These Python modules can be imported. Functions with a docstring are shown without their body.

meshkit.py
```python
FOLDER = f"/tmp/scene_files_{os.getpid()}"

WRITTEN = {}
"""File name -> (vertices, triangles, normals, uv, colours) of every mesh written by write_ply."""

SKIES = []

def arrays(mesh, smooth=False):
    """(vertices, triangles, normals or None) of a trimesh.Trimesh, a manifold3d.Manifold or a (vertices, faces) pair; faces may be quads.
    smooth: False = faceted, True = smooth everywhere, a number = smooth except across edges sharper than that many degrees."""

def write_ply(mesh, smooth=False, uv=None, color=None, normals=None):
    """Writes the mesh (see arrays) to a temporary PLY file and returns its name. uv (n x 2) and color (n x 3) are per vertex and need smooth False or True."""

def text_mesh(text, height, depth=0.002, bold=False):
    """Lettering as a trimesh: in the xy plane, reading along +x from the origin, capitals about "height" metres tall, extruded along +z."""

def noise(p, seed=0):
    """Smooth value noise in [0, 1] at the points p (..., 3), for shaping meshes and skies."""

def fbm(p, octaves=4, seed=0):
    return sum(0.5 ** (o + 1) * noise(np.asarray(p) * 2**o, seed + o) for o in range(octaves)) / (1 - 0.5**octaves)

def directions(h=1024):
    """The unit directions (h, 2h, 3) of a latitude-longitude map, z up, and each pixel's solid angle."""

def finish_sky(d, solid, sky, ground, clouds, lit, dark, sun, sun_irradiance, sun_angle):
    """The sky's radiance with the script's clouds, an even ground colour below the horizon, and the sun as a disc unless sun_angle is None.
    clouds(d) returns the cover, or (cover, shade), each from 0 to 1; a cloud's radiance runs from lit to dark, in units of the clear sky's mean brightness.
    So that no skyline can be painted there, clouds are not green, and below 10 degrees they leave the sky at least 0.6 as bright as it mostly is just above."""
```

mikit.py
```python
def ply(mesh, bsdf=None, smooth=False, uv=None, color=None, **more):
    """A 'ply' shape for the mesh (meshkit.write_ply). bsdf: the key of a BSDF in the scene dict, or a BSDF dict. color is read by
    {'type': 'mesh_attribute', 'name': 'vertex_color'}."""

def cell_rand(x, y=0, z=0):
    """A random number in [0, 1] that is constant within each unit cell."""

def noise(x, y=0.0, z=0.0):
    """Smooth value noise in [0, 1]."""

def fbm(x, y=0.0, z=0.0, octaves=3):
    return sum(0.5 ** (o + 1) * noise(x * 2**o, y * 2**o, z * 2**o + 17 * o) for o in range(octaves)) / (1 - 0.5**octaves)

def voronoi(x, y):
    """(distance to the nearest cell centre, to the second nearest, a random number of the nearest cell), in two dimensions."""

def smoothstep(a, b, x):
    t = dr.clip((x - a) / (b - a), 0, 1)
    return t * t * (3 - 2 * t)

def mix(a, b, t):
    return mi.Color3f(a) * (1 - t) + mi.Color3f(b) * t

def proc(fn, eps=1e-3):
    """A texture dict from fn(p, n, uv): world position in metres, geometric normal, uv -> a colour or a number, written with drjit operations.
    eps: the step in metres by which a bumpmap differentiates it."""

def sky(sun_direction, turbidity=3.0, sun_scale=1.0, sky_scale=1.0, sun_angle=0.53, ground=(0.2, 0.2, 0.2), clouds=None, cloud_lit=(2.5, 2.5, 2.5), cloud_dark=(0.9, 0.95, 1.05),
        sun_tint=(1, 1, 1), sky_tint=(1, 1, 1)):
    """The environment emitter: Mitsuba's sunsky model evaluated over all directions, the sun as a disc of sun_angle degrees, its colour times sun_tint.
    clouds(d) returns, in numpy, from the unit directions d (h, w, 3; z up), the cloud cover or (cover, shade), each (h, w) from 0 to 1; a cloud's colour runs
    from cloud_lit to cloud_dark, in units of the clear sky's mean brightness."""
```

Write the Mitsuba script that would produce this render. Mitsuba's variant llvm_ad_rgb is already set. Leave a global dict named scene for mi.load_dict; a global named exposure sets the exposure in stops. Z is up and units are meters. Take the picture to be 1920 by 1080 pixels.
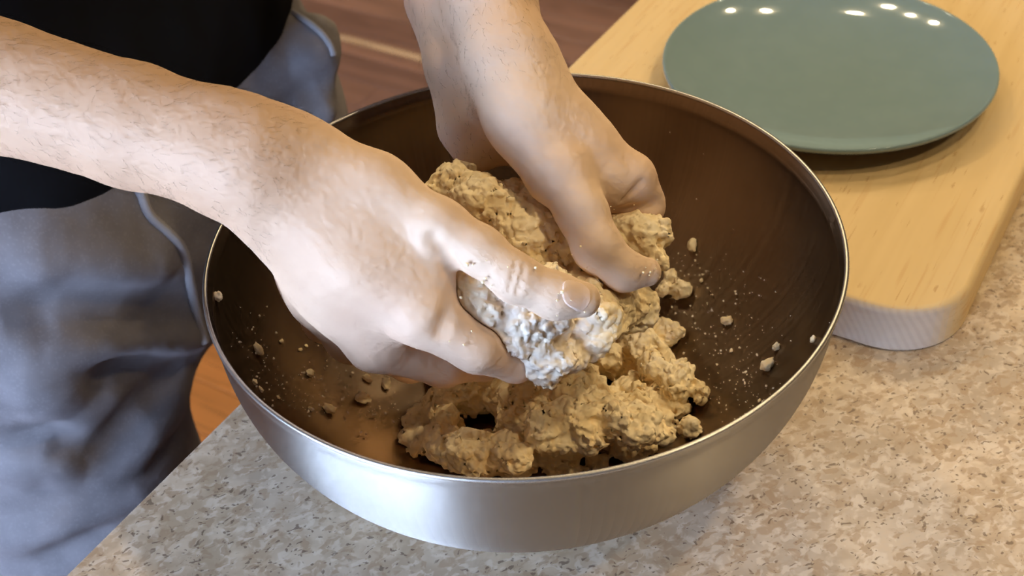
import math, random
import numpy as np, trimesh, mitsuba as mi, drjit as dr
import manifold3d as m3
import mikit, meshkit
from mikit import fbm, noise, smoothstep, mix, proc, ply

T = mi.ScalarTransform4f
scene, labels = {}, {}
rng = np.random.default_rng(7)
random.seed(7)

# ------------------------------------------------------------------ camera
FPX = 2301.0
CAM = np.array([-0.00735, -0.50346, 0.53389])
FW = np.array([0.0, 0.76160, -0.64805])
RT = np.array([0.99703, -0.04992, -0.05866])
UP = np.array([0.07703, 0.64612, 0.75934])
scene['camera'] = {'type': 'thinlens', 'fov': 2 * math.degrees(math.atan(960 / FPX)), 'fov_axis': 'x',
                   'aperture_radius': 0.0021, 'focus_distance': 0.64, 'near_clip': 0.01, 'far_clip': 50.0,
                   'to_world': T().look_at(origin=CAM.tolist(), target=(CAM + FW).tolist(), up=UP.tolist())}
exposure = 0.0
LAMP_RGB = np.array([1.0, 0.76, 0.43]) * 325.0
LAMPS = [(0.50, 0.85, 46), (0.08, -1.15, 46), (0.22, -0.70, 46), (0.80, -0.45, 42), (1.05, 1.45, 46), (2.1, 1.5, 46), (0.55, 2.1, 46),  # large ones away from the person are unseen, added to brighten the dough
         (1.60, -0.12, 27), (1.47, 0.03, 22), (1.31, 0.31, 27), (1.13, 0.40, 27), (1.34, 0.66, 27), (1.24, 0.52, 22)]   # along the counter, across it, radius in mm
WINDOW_RGB = np.array([0.75, 0.99, 1.43]) * 15.5
WINDOW = dict(d=-1.85, n=(-0.20, 1.45), z=(-0.12, 1.12))

# axes of the kitchen: D runs along the worktop's edge, N points across it to the person
TH = 0.98640
D = np.array([math.cos(TH), math.sin(TH), 0]); N = np.array([-math.sin(TH), math.cos(TH), 0]); Z = np.array([0, 0, 1.0])
M_DN = np.stack([D, N, Z], 1)


def dn(d, n, z=0.0):
    return D * d + N * n + Z * z


def at(x, y, t):
    """the point seen at pixel x, y of the 1920 x 1080 frame, t metres deep"""
    return CAM + t * (FW + (x - 960) / FPX * RT - (y - 540) / FPX * UP)


FLOOR, CEIL = -0.91, 1.53
D0, D1, N0, N1 = -1.85, 3.4, -2.1, 2.6

# ------------------------------------------------------------------ materials


def rgb(*c):
    return {'type': 'rgb', 'value': [float(x) for x in c]}


def pri(c, rough=0.5, **k):
    return {'type': 'principled', 'base_color': c if isinstance(c, dict) else rgb(*c), 'roughness': rough, **k}


def two(b):
    return {'type': 'twosided', 'bsdf': b}


def bump(b, fn, scale, eps=1e-3):
    return {'type': 'bumpmap', 'arbitrary': proc(fn, eps), 'bsdf': b, 'scale': scale}


def along(p):
    return p.x * D[0] + p.y * D[1], p.x * N[0] + p.y * N[1]


def counter_fn(p, n, uv):
    w = 0.0045 * (fbm(p.x * 150, p.y * 150, p.z * 150, 2) - 0.5)
    w2 = 0.0045 * (fbm(p.x * 150 + 40, p.y * 150, p.z * 150, 2) - 0.5)
    x, y, z = p.x * 0.94 + p.y * 0.34 + w, p.y * 0.94 - p.x * 0.34 + w2, p.z
    a = fbm(x * 75, y * 95, z * 85, 4)
    b = fbm(x * 200 + 9, y * 290, z * 240, 3)
    c = fbm(x * 13 + 3, y * 13, z * 13, 2)
    d = fbm(x * 33 + 13, y * 38, z * 33, 3)
    s = fbm(x * 400 + 5, y * 560, z * 470, 2)
    q = fbm(x * 240 + 31, y * 300, z * 270, 3)
    col = mix((0.43, 0.325, 0.215), (0.585, 0.47, 0.34), smoothstep(0.28, 0.72, a))
    col = mix(col, (0.385, 0.325, 0.265), smoothstep(0.50, 0.80, c) * 0.5)
    col = mix(col, (0.36, 0.25, 0.15), smoothstep(0.50, 0.72, d) * 0.35)
    col = mix(col, (0.64, 0.55, 0.44), smoothstep(0.50, 0.72, q) * 0.5)
    col = mix(col, (0.33, 0.215, 0.12), smoothstep(0.52, 0.70, b) * 0.6)
    col = mix(col, (0.14, 0.09, 0.055), smoothstep(0.70, 0.84, s) * 0.75)
    return col


scene['m_counter'] = pri(proc(counter_fn), 0.42, specular=0.4)


def maple(p, n, uv):
    u, v = along(p)
    w = p.z
    warp = fbm(u * 3, v * 9, w * 9, 3)
    g = fbm(u * 5 + warp, v * 95 + 4 * warp, w * 95, 3)
    fine = fbm(u * 16, v * 420, w * 420, 2)
    pore = noise(u * 55, v * 700, w * 700)
    face = mix((0.58, 0.42, 0.205), (0.68, 0.515, 0.285), g)
    face = mix(face, (0.54, 0.33, 0.14), smoothstep(0.60, 0.80, fine) * 0.45)
    face = mix(face, (0.42, 0.24, 0.09), smoothstep(0.86, 0.96, pore) * 0.55)
    # growth rings where the cut is across the grain
    cx, cz = v + 0.02, w + 0.055
    rr = dr.sqrt(cx * cx + cz * cz)
    ring = smoothstep(0.2, 0.95, 0.5 + 0.5 * dr.sin(rr * 1500 + 9 * fbm(v * 26, w * 26, u * 5, 3)))
    endc = mix((0.60, 0.51, 0.42), (0.48, 0.39, 0.31), ring * 0.3 + 0.45 * fbm(v * 60, w * 200, u * 60, 3))
    k = smoothstep(0.35, 0.75, dr.abs(n.x * D[0] + n.y * D[1]))
    return face * (1 - k) + endc * k


scene['m_maple'] = pri(proc(maple), 0.5, specular=0.35)

PL = [(0.25, 0.134, 0.095), (0.30, 0.165, 0.118), (0.215, 0.116, 0.086), (0.37, 0.14, 0.036), (0.28, 0.152, 0.11), (0.27, 0.145, 0.103)]
for i, c in enumerate(PL):
    def plank_fn(p, n, uv, c=c, i=i):
        u, v = along(p)
        g = fbm(u * 40 + 3 * i, v * 3.0 + 7 * i, 0.0, 3)
        h = fbm(u * 160, v * 9, 3.0 * i, 2)
        col = mix(tuple(x * 0.72 for x in c), tuple(x * 1.3 for x in c), g)
        if i == 5:   # a plank with a pale streak: window glare painted into its colour
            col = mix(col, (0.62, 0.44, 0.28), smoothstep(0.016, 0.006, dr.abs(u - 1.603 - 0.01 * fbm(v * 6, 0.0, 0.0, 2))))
        return mix(col, tuple(x * 0.55 for x in c), smoothstep(0.6, 0.8, h) * 0.5)
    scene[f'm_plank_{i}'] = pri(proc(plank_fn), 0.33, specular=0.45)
scene['m_floor'] = pri((0.05, 0.03, 0.02), 0.8)
scene['m_wall'] = pri((0.11, 0.07, 0.042), 0.9)
scene['m_ceiling'] = pri((0.12, 0.08, 0.05), 0.9)
scene['m_white'] = pri((0.75, 0.74, 0.72), 0.5)
scene['m_cabinet'] = pri((0.10, 0.055, 0.03), 0.45)


def wob(p, n, uv):
    return fbm(uv.x * 30, uv.y * 3, 0.0, 2)


def brushed_u(p, n, uv):
    return dr.select(uv.y > 0.5, mi.Float(0.055), mi.Float(0.07))


def brushed_v(p, n, uv):
    return dr.select(uv.y > 0.5, 0.13 + 0.07 * noise(uv.x * 900, uv.y * 3), mi.Float(0.45))


# brushed around: fine grooves scatter light up and down more than sideways; the inside is smoother than the outside
def inner_shade(p, n, uv):  # shade put into the inside's reflectance, for the dark things mirrored there
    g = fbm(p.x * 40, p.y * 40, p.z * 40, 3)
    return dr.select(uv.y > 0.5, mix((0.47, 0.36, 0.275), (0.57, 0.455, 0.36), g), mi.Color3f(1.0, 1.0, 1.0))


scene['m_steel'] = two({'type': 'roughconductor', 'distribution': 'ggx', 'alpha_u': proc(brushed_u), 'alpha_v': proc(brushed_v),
                        'specular_reflectance': proc(inner_shade), 'eta': rgb(2.05, 2.05, 2.0), 'k': rgb(2.55, 2.4, 2.2)})
scene['m_steel_rim'] = two({'type': 'roughconductor', 'distribution': 'ggx', 'alpha': 0.12,
                            'eta': rgb(2.0, 2.0, 1.95), 'k': rgb(3.1, 3.0, 2.85)})


def glaze(p, n, uv):
    g = fbm(p.x * 60, p.y * 60, p.z * 60, 3)
    return mix((0.165, 0.245, 0.278), (0.188, 0.268, 0.300), g)


scene['m_glaze'] = pri(proc(glaze), 0.06, specular=0.6)
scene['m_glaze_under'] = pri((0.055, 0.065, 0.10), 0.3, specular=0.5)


def skin(p, n, uv):
    a = fbm(p.x * 28, p.y * 28, p.z * 28, 3)
    b = fbm(p.x * 160, p.y * 160, p.z * 160, 3)
    c = noise(p.x * 14 + 5, p.y * 14, p.z * 14)
    col = mix((0.47, 0.295, 0.185), (0.56, 0.375, 0.255), a)
    col = mix(col, (0.52, 0.275, 0.18), smoothstep(0.45, 0.85, c) * 0.45)
    col = mix(col, (0.44, 0.26, 0.16), smoothstep(0.58, 0.8, b) * 0.25)
    # paler hands: flour dust, with the window light on them painted in too
    r = dr.sqrt(dr.square(p.x) + dr.square(p.y) + dr.square(p.z - 0.13))
    f = fbm(p.x * 45 + 9, p.y * 45, p.z * 45, 3)
    return mix(col, (0.76, 0.60, 0.45), smoothstep(0.175, 0.075, r) * (0.28 + 0.42 * f))


def skin_relief(p, n, uv):
    return fbm(p.x * 420, p.y * 420, p.z * 420, 2) + 0.8 * fbm(p.x * 120, p.y * 120, p.z * 120, 2)


scene['m_skin'] = bump(pri(proc(skin), 0.55, specular=0.32, sheen=0.2), skin_relief, 0.00045, 4e-4)
scene['m_nail'] = pri((0.76, 0.58, 0.47), 0.4, specular=0.4)
scene['m_hair'] = pri((0.15, 0.09, 0.05), 0.6)
scene['m_head_hair'] = pri((0.06, 0.035, 0.02), 0.5)
scene['m_shirt'] = pri((0.0055, 0.0055, 0.0068), 0.95, specular=0.1)


def denim(p, n, uv):
    a = fbm(p.x * 60, p.y * 60, p.z * 60, 3)
    b = noise(p.x * 900, p.y * 900, p.z * 500)
    col = mix((0.135, 0.126, 0.136), (0.195, 0.182, 0.195), a)
    return mix(col, (0.24, 0.23, 0.245), smoothstep(0.5, 0.95, b) * 0.3)


scene['m_denim'] = pri(proc(denim), 0.85, specular=0.2, sheen=0.3)
scene['m_seam'] = pri((0.27, 0.26, 0.28), 0.8)
scene['m_shoe'] = pri((0.06, 0.055, 0.05), 0.6)


LIT_SIDE = at(1010, 615, 0.592).tolist()


def dough(p, n, uv):
    a = fbm(p.x * 70, p.y * 70, p.z * 70, 3)
    b = fbm(p.x * 420, p.y * 420, p.z * 420, 2)
    col = mix((0.86, 0.71, 0.44), (0.92, 0.81, 0.58), smoothstep(0.3, 0.7, a))
    col = mix(col, (0.90, 0.80, 0.62), smoothstep(0.58, 0.75, b) * 0.45)
    col = mix(col, (0.62, 0.40, 0.18), smoothstep(0.66, 0.8, noise(p.x * 210, p.y * 210, p.z * 210)) * 0.3)
    # window light whitening the near side of the held clump, painted into its colour
    r = dr.sqrt(dr.square(p.x - LIT_SIDE[0]) + dr.square(p.y - LIT_SIDE[1]) + dr.square(p.z - LIT_SIDE[2]))
    return mix(col, (0.92, 0.87, 0.80), smoothstep(0.046, 0.018, r) * (0.45 + 0.5 * a))


scene['m_dough'] = pri(proc(dough), 0.85, specular=0.2)


def flour(p, n, uv):
    a = fbm(p.x * 150, p.y * 150, p.z * 150, 3)
    return mix((0.80, 0.70, 0.55), (0.90, 0.85, 0.78), smoothstep(0.3, 0.6, a))


scene['m_flour'] = pri(proc(flour), 0.9, specular=0.15)

# ------------------------------------------------------------------ helpers


def tag(key, label=None, cat=None, group=None, kind=None):
    e = labels.setdefault(key, {})
    for k, v in (('label', label), ('category', cat), ('group', group), ('kind', kind)):
        if v:
            e[k] = v
    return key


def num(name, i):
    return name if i == 0 else f'{name}_{i:03d}'


def box_dn(d0, d1, n0, n1, z0, z1, chamfer=0.0):
    c = np.array([(d0 + d1) / 2, (n0 + n1) / 2, (z0 + z1) / 2])
    e = np.array([d1 - d0, n1 - n0, z1 - z0])
    if chamfer:
        h = [m3.Manifold.cube((e - 2 * chamfer * np.array(k)).tolist(), True) for k in ((0, 1, 1), (1, 0, 1), (1, 1, 0))]
        m = m3.Manifold.batch_hull(h).to_mesh()
        v, f = np.array(m.vert_properties[:, :3]), np.array(m.tri_verts)
    else:
        b = trimesh.creation.box(e)
        v, f = np.array(b.vertices), np.array(b.faces)
    return trimesh.Trimesh((v + c) @ M_DN.T, f, process=False)


def lathe(rz, segs=192, centre=(0, 0, 0), close=False):
    """surface of revolution with uv = (angle, profile length); vertices (profile, segs + 1)"""
    rz = np.asarray(rz, float)
    n = len(rz)
    a = np.linspace(0, 2 * np.pi, segs + 1)
    v = np.stack([rz[:, :1] * np.cos(a), rz[:, :1] * np.sin(a), np.repeat(rz[:, 1:], segs + 1, 1)], -1)
    l = np.r_[0, np.cumsum(np.hypot(*np.diff(rz, axis=0).T))]
    uv = np.stack(np.broadcast_arrays(a[None] / (2 * np.pi), l[:, None]), -1)
    i, j = np.meshgrid(np.arange(n - 1), np.arange(segs), indexing='ij')
    q = np.stack([i * (segs + 1) + j, i * (segs + 1) + j + 1, (i + 1) * (segs + 1) + j + 1, (i + 1) * (segs + 1) + j], -1).reshape(-1, 4)
    return v.reshape(-1, 3) + np.asarray(centre), q, uv.reshape(-1, 2)


def add_lathe(key, rz, bsdf, centre=(0, 0, 0), segs=192):
    v, q, uv = lathe(rz, segs, centre)
    scene[key] = ply((v, q), bsdf, smooth=True, uv=uv)


# signed distance fields -> meshes (sparse surface nets)
class Field:
    """smooth union of tapered capsules, with capsules carved out"""

    def __init__(self, k=0.008):
        self.k, self.prims, self.cuts, self.disp, self.band = k, [], [], None, 0.03

    def cap(self, a, b, ra, rb, k=None, flat=None):
        """flat: (axis, factor) squeezes the section along the axis"""
        self.prims.append((np.asarray(a, float), np.asarray(b, float), ra, rb, self.k if k is None else k, flat))
        return self

    def chain(self, pts, radii, k=None, flat=None):
        for i in range(len(pts) - 1):
            self.cap(pts[i], pts[i + 1], radii[i], radii[i + 1], k, flat)
        return self

    def cut(self, a, b, r, k=0.003):
        self.cuts.append((np.asarray(a, float), np.asarray(b, float), r, r, k, None))
        return self

    @staticmethod
    def seg(p, prim):
        a, b, ra, rb, _, flat = prim
        q = p - a
        ab = b - a
        t = np.clip(q @ ab / max(ab @ ab, 1e-12), 0, 1)
        w = q - t[..., None] * ab
        if flat is not None:
            ax, fac = flat
            w = w + (w @ ax)[..., None] * ax * (1 / fac - 1)
        return np.sqrt((w * w).sum(-1)) - (ra + (rb - ra) * t)

    def __call__(self, p, near=None):
        d = np.full(p.shape[:-1], 1.0)
        lo, hi = p.reshape(-1, 3).min(0), p.reshape(-1, 3).max(0)

        def close(pr, m):
            r = max(pr[2], pr[3]) + m
            a, b = np.minimum(pr[0], pr[1]) - r, np.maximum(pr[0], pr[1]) + r
            return (a < hi).all() and (b > lo).all()
        for pr in self.prims:
            if not close(pr, 0.05):
                continue
            e, k = self.seg(p, pr), pr[4]
            if k > 0:
                h = np.maximum(k - np.abs(d - e), 0) / k
                d = np.minimum(d, e) - h * h * k * 0.25
            else:
                d = np.minimum(d, e)
        for pr in self.cuts:
            if not close(pr, 0.01):
                continue
            e, k = -self.seg(p, pr), pr[4]
            h = np.maximum(k - np.abs(d - e), 0) / k
            d = np.maximum(d, e) + h * h * k * 0.25
        if self.disp is not None:
            m = np.abs(d) < self.band
            if m.any():
                d[m] = d[m] + self.disp(p[m])
        return d

    def bounds(self):
        lo = np.min([np.minimum(p[0], p[1]) - max(p[2], p[3]) for p in self.prims], 0)
        hi = np.max([np.maximum(p[0], p[1]) + max(p[2], p[3]) for p in self.prims], 0)
        return lo - 0.012, hi + 0.012


def nets(f, h, lo=None, hi=None, B=16, slack=1.0):
    """(vertices, triangles, normals) of the zero set of f, by naive surface nets on sparse blocks of B^3 cells"""
    if lo is None:
        lo, hi = f.bounds()
    lo, hi = np.asarray(lo, float), np.asarray(hi, float)
    nb = np.maximum(1, np.ceil((hi - lo) / (h * B)).astype(int))
    S = int(nb.max() * B + 4)
    bi = np.stack(np.meshgrid(*[np.arange(n) for n in nb], indexing='ij'), -1).reshape(-1, 3)
    off = np.stack(np.meshgrid(*[np.arange(B + 1)] * 3, indexing='ij'), -1)
    coarse = np.stack(np.meshgrid(*[np.array([0, B // 2, B])] * 3, indexing='ij'), -1).reshape(-1, 3)
    reach = h * B * 0.5 * 1.25 * slack + 0.004
    keys, verts, edges = [], [], []
    pos_in = off.reshape(-1, 3)
    for b in bi:
        p0 = lo + b * B * h
        c = f(p0 + coarse * h)
        if c.min() > reach or c.max() < -reach:
            continue
        d = f(p0 + off * h)
        s = d < 0
        if s.all() or not s.any():
            continue
        # cells with a sign change
        cs = [s[x:B + x, y:B + y, z:B + z] for x in (0, 1) for y in (0, 1) for z in (0, 1)]
        cnt = sum(c_.astype(np.int8) for c_ in cs)
        cell = np.argwhere((cnt > 0) & (cnt < 8))
        acc, w = np.zeros((len(cell), 3)), np.zeros(len(cell))
        corner = {}
        for x in (0, 1):
            for y in (0, 1):
                for z in (0, 1):
                    corner[x, y, z] = d[cell[:, 0] + x, cell[:, 1] + y, cell[:, 2] + z]
        for c0 in corner:
            for ax in range(3):
                if c0[ax]:
                    continue
                c1 = tuple(1 if i == ax else c0[i] for i in range(3))
                a, e = corner[c0], corner[c1]
                m = (a < 0) != (e < 0)
                t = np.where(m, a / np.where(m, a - e, 1), 0)
                pt = np.broadcast_to(np.array(c0, float), (len(cell), 3)).copy()
                pt[:, ax] += t
                acc[m] += pt[m]
                w[m] += 1
        g = cell + b * B
        verts.append(lo + (g + acc / w[:, None]) * h)
        keys.append((g[:, 0].astype(np.int64) * S + g[:, 1]) * S + g[:, 2])
        for ax in range(3):
            sl0 = [slice(0, B)] * 3
            sl1 = [slice(0, B)] * 3
            sl1[ax] = slice(1, B + 1)
            a, e = s[tuple(sl0)], s[tuple(sl1)]
            ij = np.argwhere(a != e)
            edges.append((ax, ij + b * B, a[ij[:, 0], ij[:, 1], ij[:, 2]]))
    keys, verts = np.concatenate(keys), np.concatenate(verts)
    order = np.argsort(keys)
    keys, verts = keys[order], verts[order]
    quads = []
    for ax, ij, inside in edges:
        if not len(ij):
            continue
        u, v = (ax + 1) % 3, (ax + 2) % 3
        ids = []
        ok = np.ones(len(ij), bool)
        for du, dv in ((0, 0), (-1, 0), (-1, -1), (0, -1)):
            g = ij.copy()
            g[:, u] += du
            g[:, v] += dv
            k = (g[:, 0].astype(np.int64) * S + g[:, 1]) * S + g[:, 2]
            i = np.clip(np.searchsorted(keys, k), 0, len(keys) - 1)
            ok &= keys[i] == k
            ids.append(i)
        q = np.stack(ids, 1)
        q[~inside] = q[~inside][:, ::-1]
        quads.append(q[ok])
    q = np.concatenate(quads)
    tri = np.vstack([q[:, [0, 1, 2]], q[:, [0, 2, 3]]])
    e = h * 0.6
    nrm = np.zeros_like(verts)
    order = np.argsort(np.floor((verts - lo) / 0.03).astype(int) @ np.array([1000000, 1000, 1]), kind='stable')
    for ch in np.array_split(order, max(1, len(verts) // 1500)):
        for ax in range(3):
            dv = np.zeros(3)
            dv[ax] = e
            nrm[ch, ax] = f(verts[ch] + dv) - f(verts[ch] - dv)
    nrm /= np.linalg.norm(nrm, axis=1, keepdims=True) + 1e-12
    return verts, tri, nrm


def put(key, net, bsdf):
    v, t, n = net
    path = meshkit.write_ply((v, t), True, normals=n)
    scene[key] = {'type': 'ply', 'filename': path, 'face_normals': False, 'bsdf': {'type': 'ref', 'id': bsdf}}
    return key


def march(f, x, y, t0=0.3, t1=1.6):
    """first point of the field f seen at the pixel"""
    t = t0
    while t < t1:
        s = float(f(at(x, y, t)[None])[0])
        if s < 3e-4:
            return at(x, y, t)
        t += min(max(s * 0.7, 3e-4), 0.04)
    return None


def tube(pts, r, sides=8, smooth_n=4):
    """a closed-ended tube along a smoothed polyline"""
    pts = np.asarray(pts, float)
    from scipy.interpolate import CubicSpline
    if len(pts) > 2 and smooth_n > 1:
        s = np.r_[0, np.cumsum(np.linalg.norm(np.diff(pts, axis=0), axis=1))]
        pts = CubicSpline(s, pts)(np.linspace(0, s[-1], smooth_n * (len(pts) - 1) + 1))
    t = np.gradient(pts, axis=0)
    t /= np.linalg.norm(t, axis=1, keepdims=True)
    a = np.cross(t, [0.31, 0.2, 0.93])
    a /= np.linalg.norm(a, axis=1, keepdims=True)
    b = np.cross(t, a)
    ang = np.arange(sides) * 2 * np.pi / sides
    rr = np.broadcast_to(r, (len(pts),))
    v = pts[:, None] + rr[:, None, None] * (np.cos(ang)[:, None] * a[:, None] + np.sin(ang)[:, None] * b[:, None])
    n = len(pts)
    i, j = np.meshgrid(np.arange(n - 1), np.arange(sides), indexing='ij')
    q = np.stack([i * sides + j, i * sides + (j + 1) % sides, (i + 1) * sides + (j + 1) % sides, (i + 1) * sides + j], -1).reshape(-1, 4)
    f = np.vstack([q[:, [0, 1, 2]], q[:, [0, 2, 3]]])
    v = np.vstack([v.reshape(-1, 3), pts[:1], pts[-1:]])
    k = np.arange(sides)
    c0 = np.stack([np.full(sides, n * sides), (k + 1) % sides, k], 1)
    c1 = np.stack([np.full(sides, n * sides + 1), (n - 1) * sides + k, (n - 1) * sides + (k + 1) % sides], 1)
    return trimesh.Trimesh(v, np.vstack([f, c0, c1]), process=False)


# ------------------------------------------------------------------ the room
scene['floor'] = ply(box_dn(D0, D1, N0, N1, FLOOR - 0.1, FLOOR - 0.012), 'm_floor')
tag('floor', 'dark hardwood floor of reddish brown planks running away from the worktop', kind='structure')
k = 0
ROWW = 0.092
for i in range(int((D1 - D0) / ROWW)):
    d0 = D0 + i * ROWW
    n = -0.1 - rng.random() * 0.9
    while n < N1:
        ln = 0.6 + 0.7 * rng.random()
        a, b = max(n, -0.1), min(n + ln, N1)
        if b - a > 0.05:
            tone = 3 if (d0 < 0.75 and rng.random() < 1.0) else int(rng.choice([0, 1, 2, 4]))
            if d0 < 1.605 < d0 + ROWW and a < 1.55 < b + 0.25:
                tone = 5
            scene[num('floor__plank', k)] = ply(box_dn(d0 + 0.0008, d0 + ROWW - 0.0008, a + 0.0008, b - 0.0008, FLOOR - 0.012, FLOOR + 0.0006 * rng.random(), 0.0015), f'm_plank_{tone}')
            k += 1
        n += ln
scene['ceiling'] = ply(box_dn(D0, D1, N0, N1, CEIL, CEIL + 0.1), 'm_ceiling')
tag('ceiling', 'plain kitchen ceiling with recessed lamps', kind='structure')
scene['wall_back'] = ply(box_dn(D1, D1 + 0.1, N0, N1, FLOOR, CEIL), 'm_wall')
scene['wall_left'] = ply(box_dn(D0, D1, N1, N1 + 0.1, FLOOR, CEIL), 'm_wall')
scene['wall_right'] = ply(box_dn(D0, D1, N0 - 0.1, N0, FLOOR, CEIL), 'm_wall')
wn, wz = WINDOW['n'], WINDOW['z']
scene['wall_front'] = ply(trimesh.util.concatenate([
    box_dn(D0 - 0.1, D0, N0, wn[0], FLOOR, CEIL), box_dn(D0 - 0.1, D0, wn[1], N1, FLOOR, CEIL),
    box_dn(D0 - 0.1, D0, wn[0], wn[1], FLOOR, wz[0]), box_dn(D0 - 0.1, D0, wn[0], wn[1], wz[1], CEIL)]), 'm_wall')
for w_, t_ in (('back', 'far'), ('left', 'left'), ('right', 'right'), ('front', 'window')):
    tag('wall_' + w_, f'plain {t_} wall of the kitchen', kind='structure')
# the window behind the camera: frame, mullions, panes bright with overcast daylight
fr = [box_dn(D0 - 0.07, D0 + 0.02, wn[0], wn[1], z - 0.03, z + 0.03, 0.004) for z in (wz[0] + 0.03, wz[1] - 0.03)]
fr += [box_dn(D0 - 0.07, D0 + 0.02, n - 0.03, n + 0.03, wz[0], wz[1], 0.004) for n in (wn[0] + 0.03, (wn[0] + wn[1]) / 2, wn[1] - 0.03)]
scene['window_1'] = ply(trimesh.util.concatenate(fr), 'm_white')
tag('window_1', 'white framed kitchen window full of overcast daylight', kind='structure')
for i in range(2):
    a = wn[0] + 0.06 + i * ((wn[1] - wn[0]) / 2 - 0.03)
    b = a + (wn[1] - wn[0]) / 2 - 0.09
    v = np.array([dn(D0 - 0.03, a, wz[0] + .06), dn(D0 - 0.03, b, wz[0] + .06), dn(D0 - 0.03, b, wz[1] - .06), dn(D0 - 0.03, a, wz[1] - .06)])
    f = np.array([[0, 1, 2], [0, 2, 3]])
    if np.cross(v[1] - v[0], v[2] - v[0]) @ D < 0:
        f = f[:, ::-1]
    scene[num('window_1__pane', i)] = ply((v, f), {'type': 'diffuse', 'reflectance': rgb(0.1, 0.1, 0.1)}, emitter={'type': 'area', 'radiance': rgb(*WINDOW_RGB)})
# recessed lamps
for i, (d, n, r) in enumerate(LAMPS):
    key = num('recessed_lamp', i)
    c = dn(d, n, CEIL)
    r = r / 1000
    ring = lathe([(r, -0.001), (r + 0.004, -0.006), (r + 0.020, -0.006), (r + 0.024, 0.0)], 40, c)
    scene[key + '__trim'] = ply((ring[0], ring[1]), 'm_white', smooth=True)
    a = np.linspace(0, 2 * np.pi, 33)[:-1]
    v = np.vstack([c - Z * 0.003, c - Z * 0.003 + r * np.stack([np.cos(a), np.sin(a), 0 * a], 1)])
    j = np.arange(32)
    f = np.stack([j * 0, (j + 1) % 32 + 1, j + 1], 1)
    scene[key + '__diffuser'] = ply((v, f), {'type': 'diffuse', 'reflectance': rgb(0.3, 0.3, 0.3)}, emitter={'type': 'area', 'radiance': rgb(*LAMP_RGB)})
    if r < 0.03:
        tag(key, 'small round ceiling spot of the cluster above the far end of the worktop', 'lamp', 'small ceiling spots')
    else:
        tag(key, 'large round white recessed ceiling lamp glowing warm, some added to brighten the dough', 'lamp', 'recessed ceiling lamps')

# ------------------------------------------------------------------ worktop and its base
EDGE = 0.170


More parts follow.
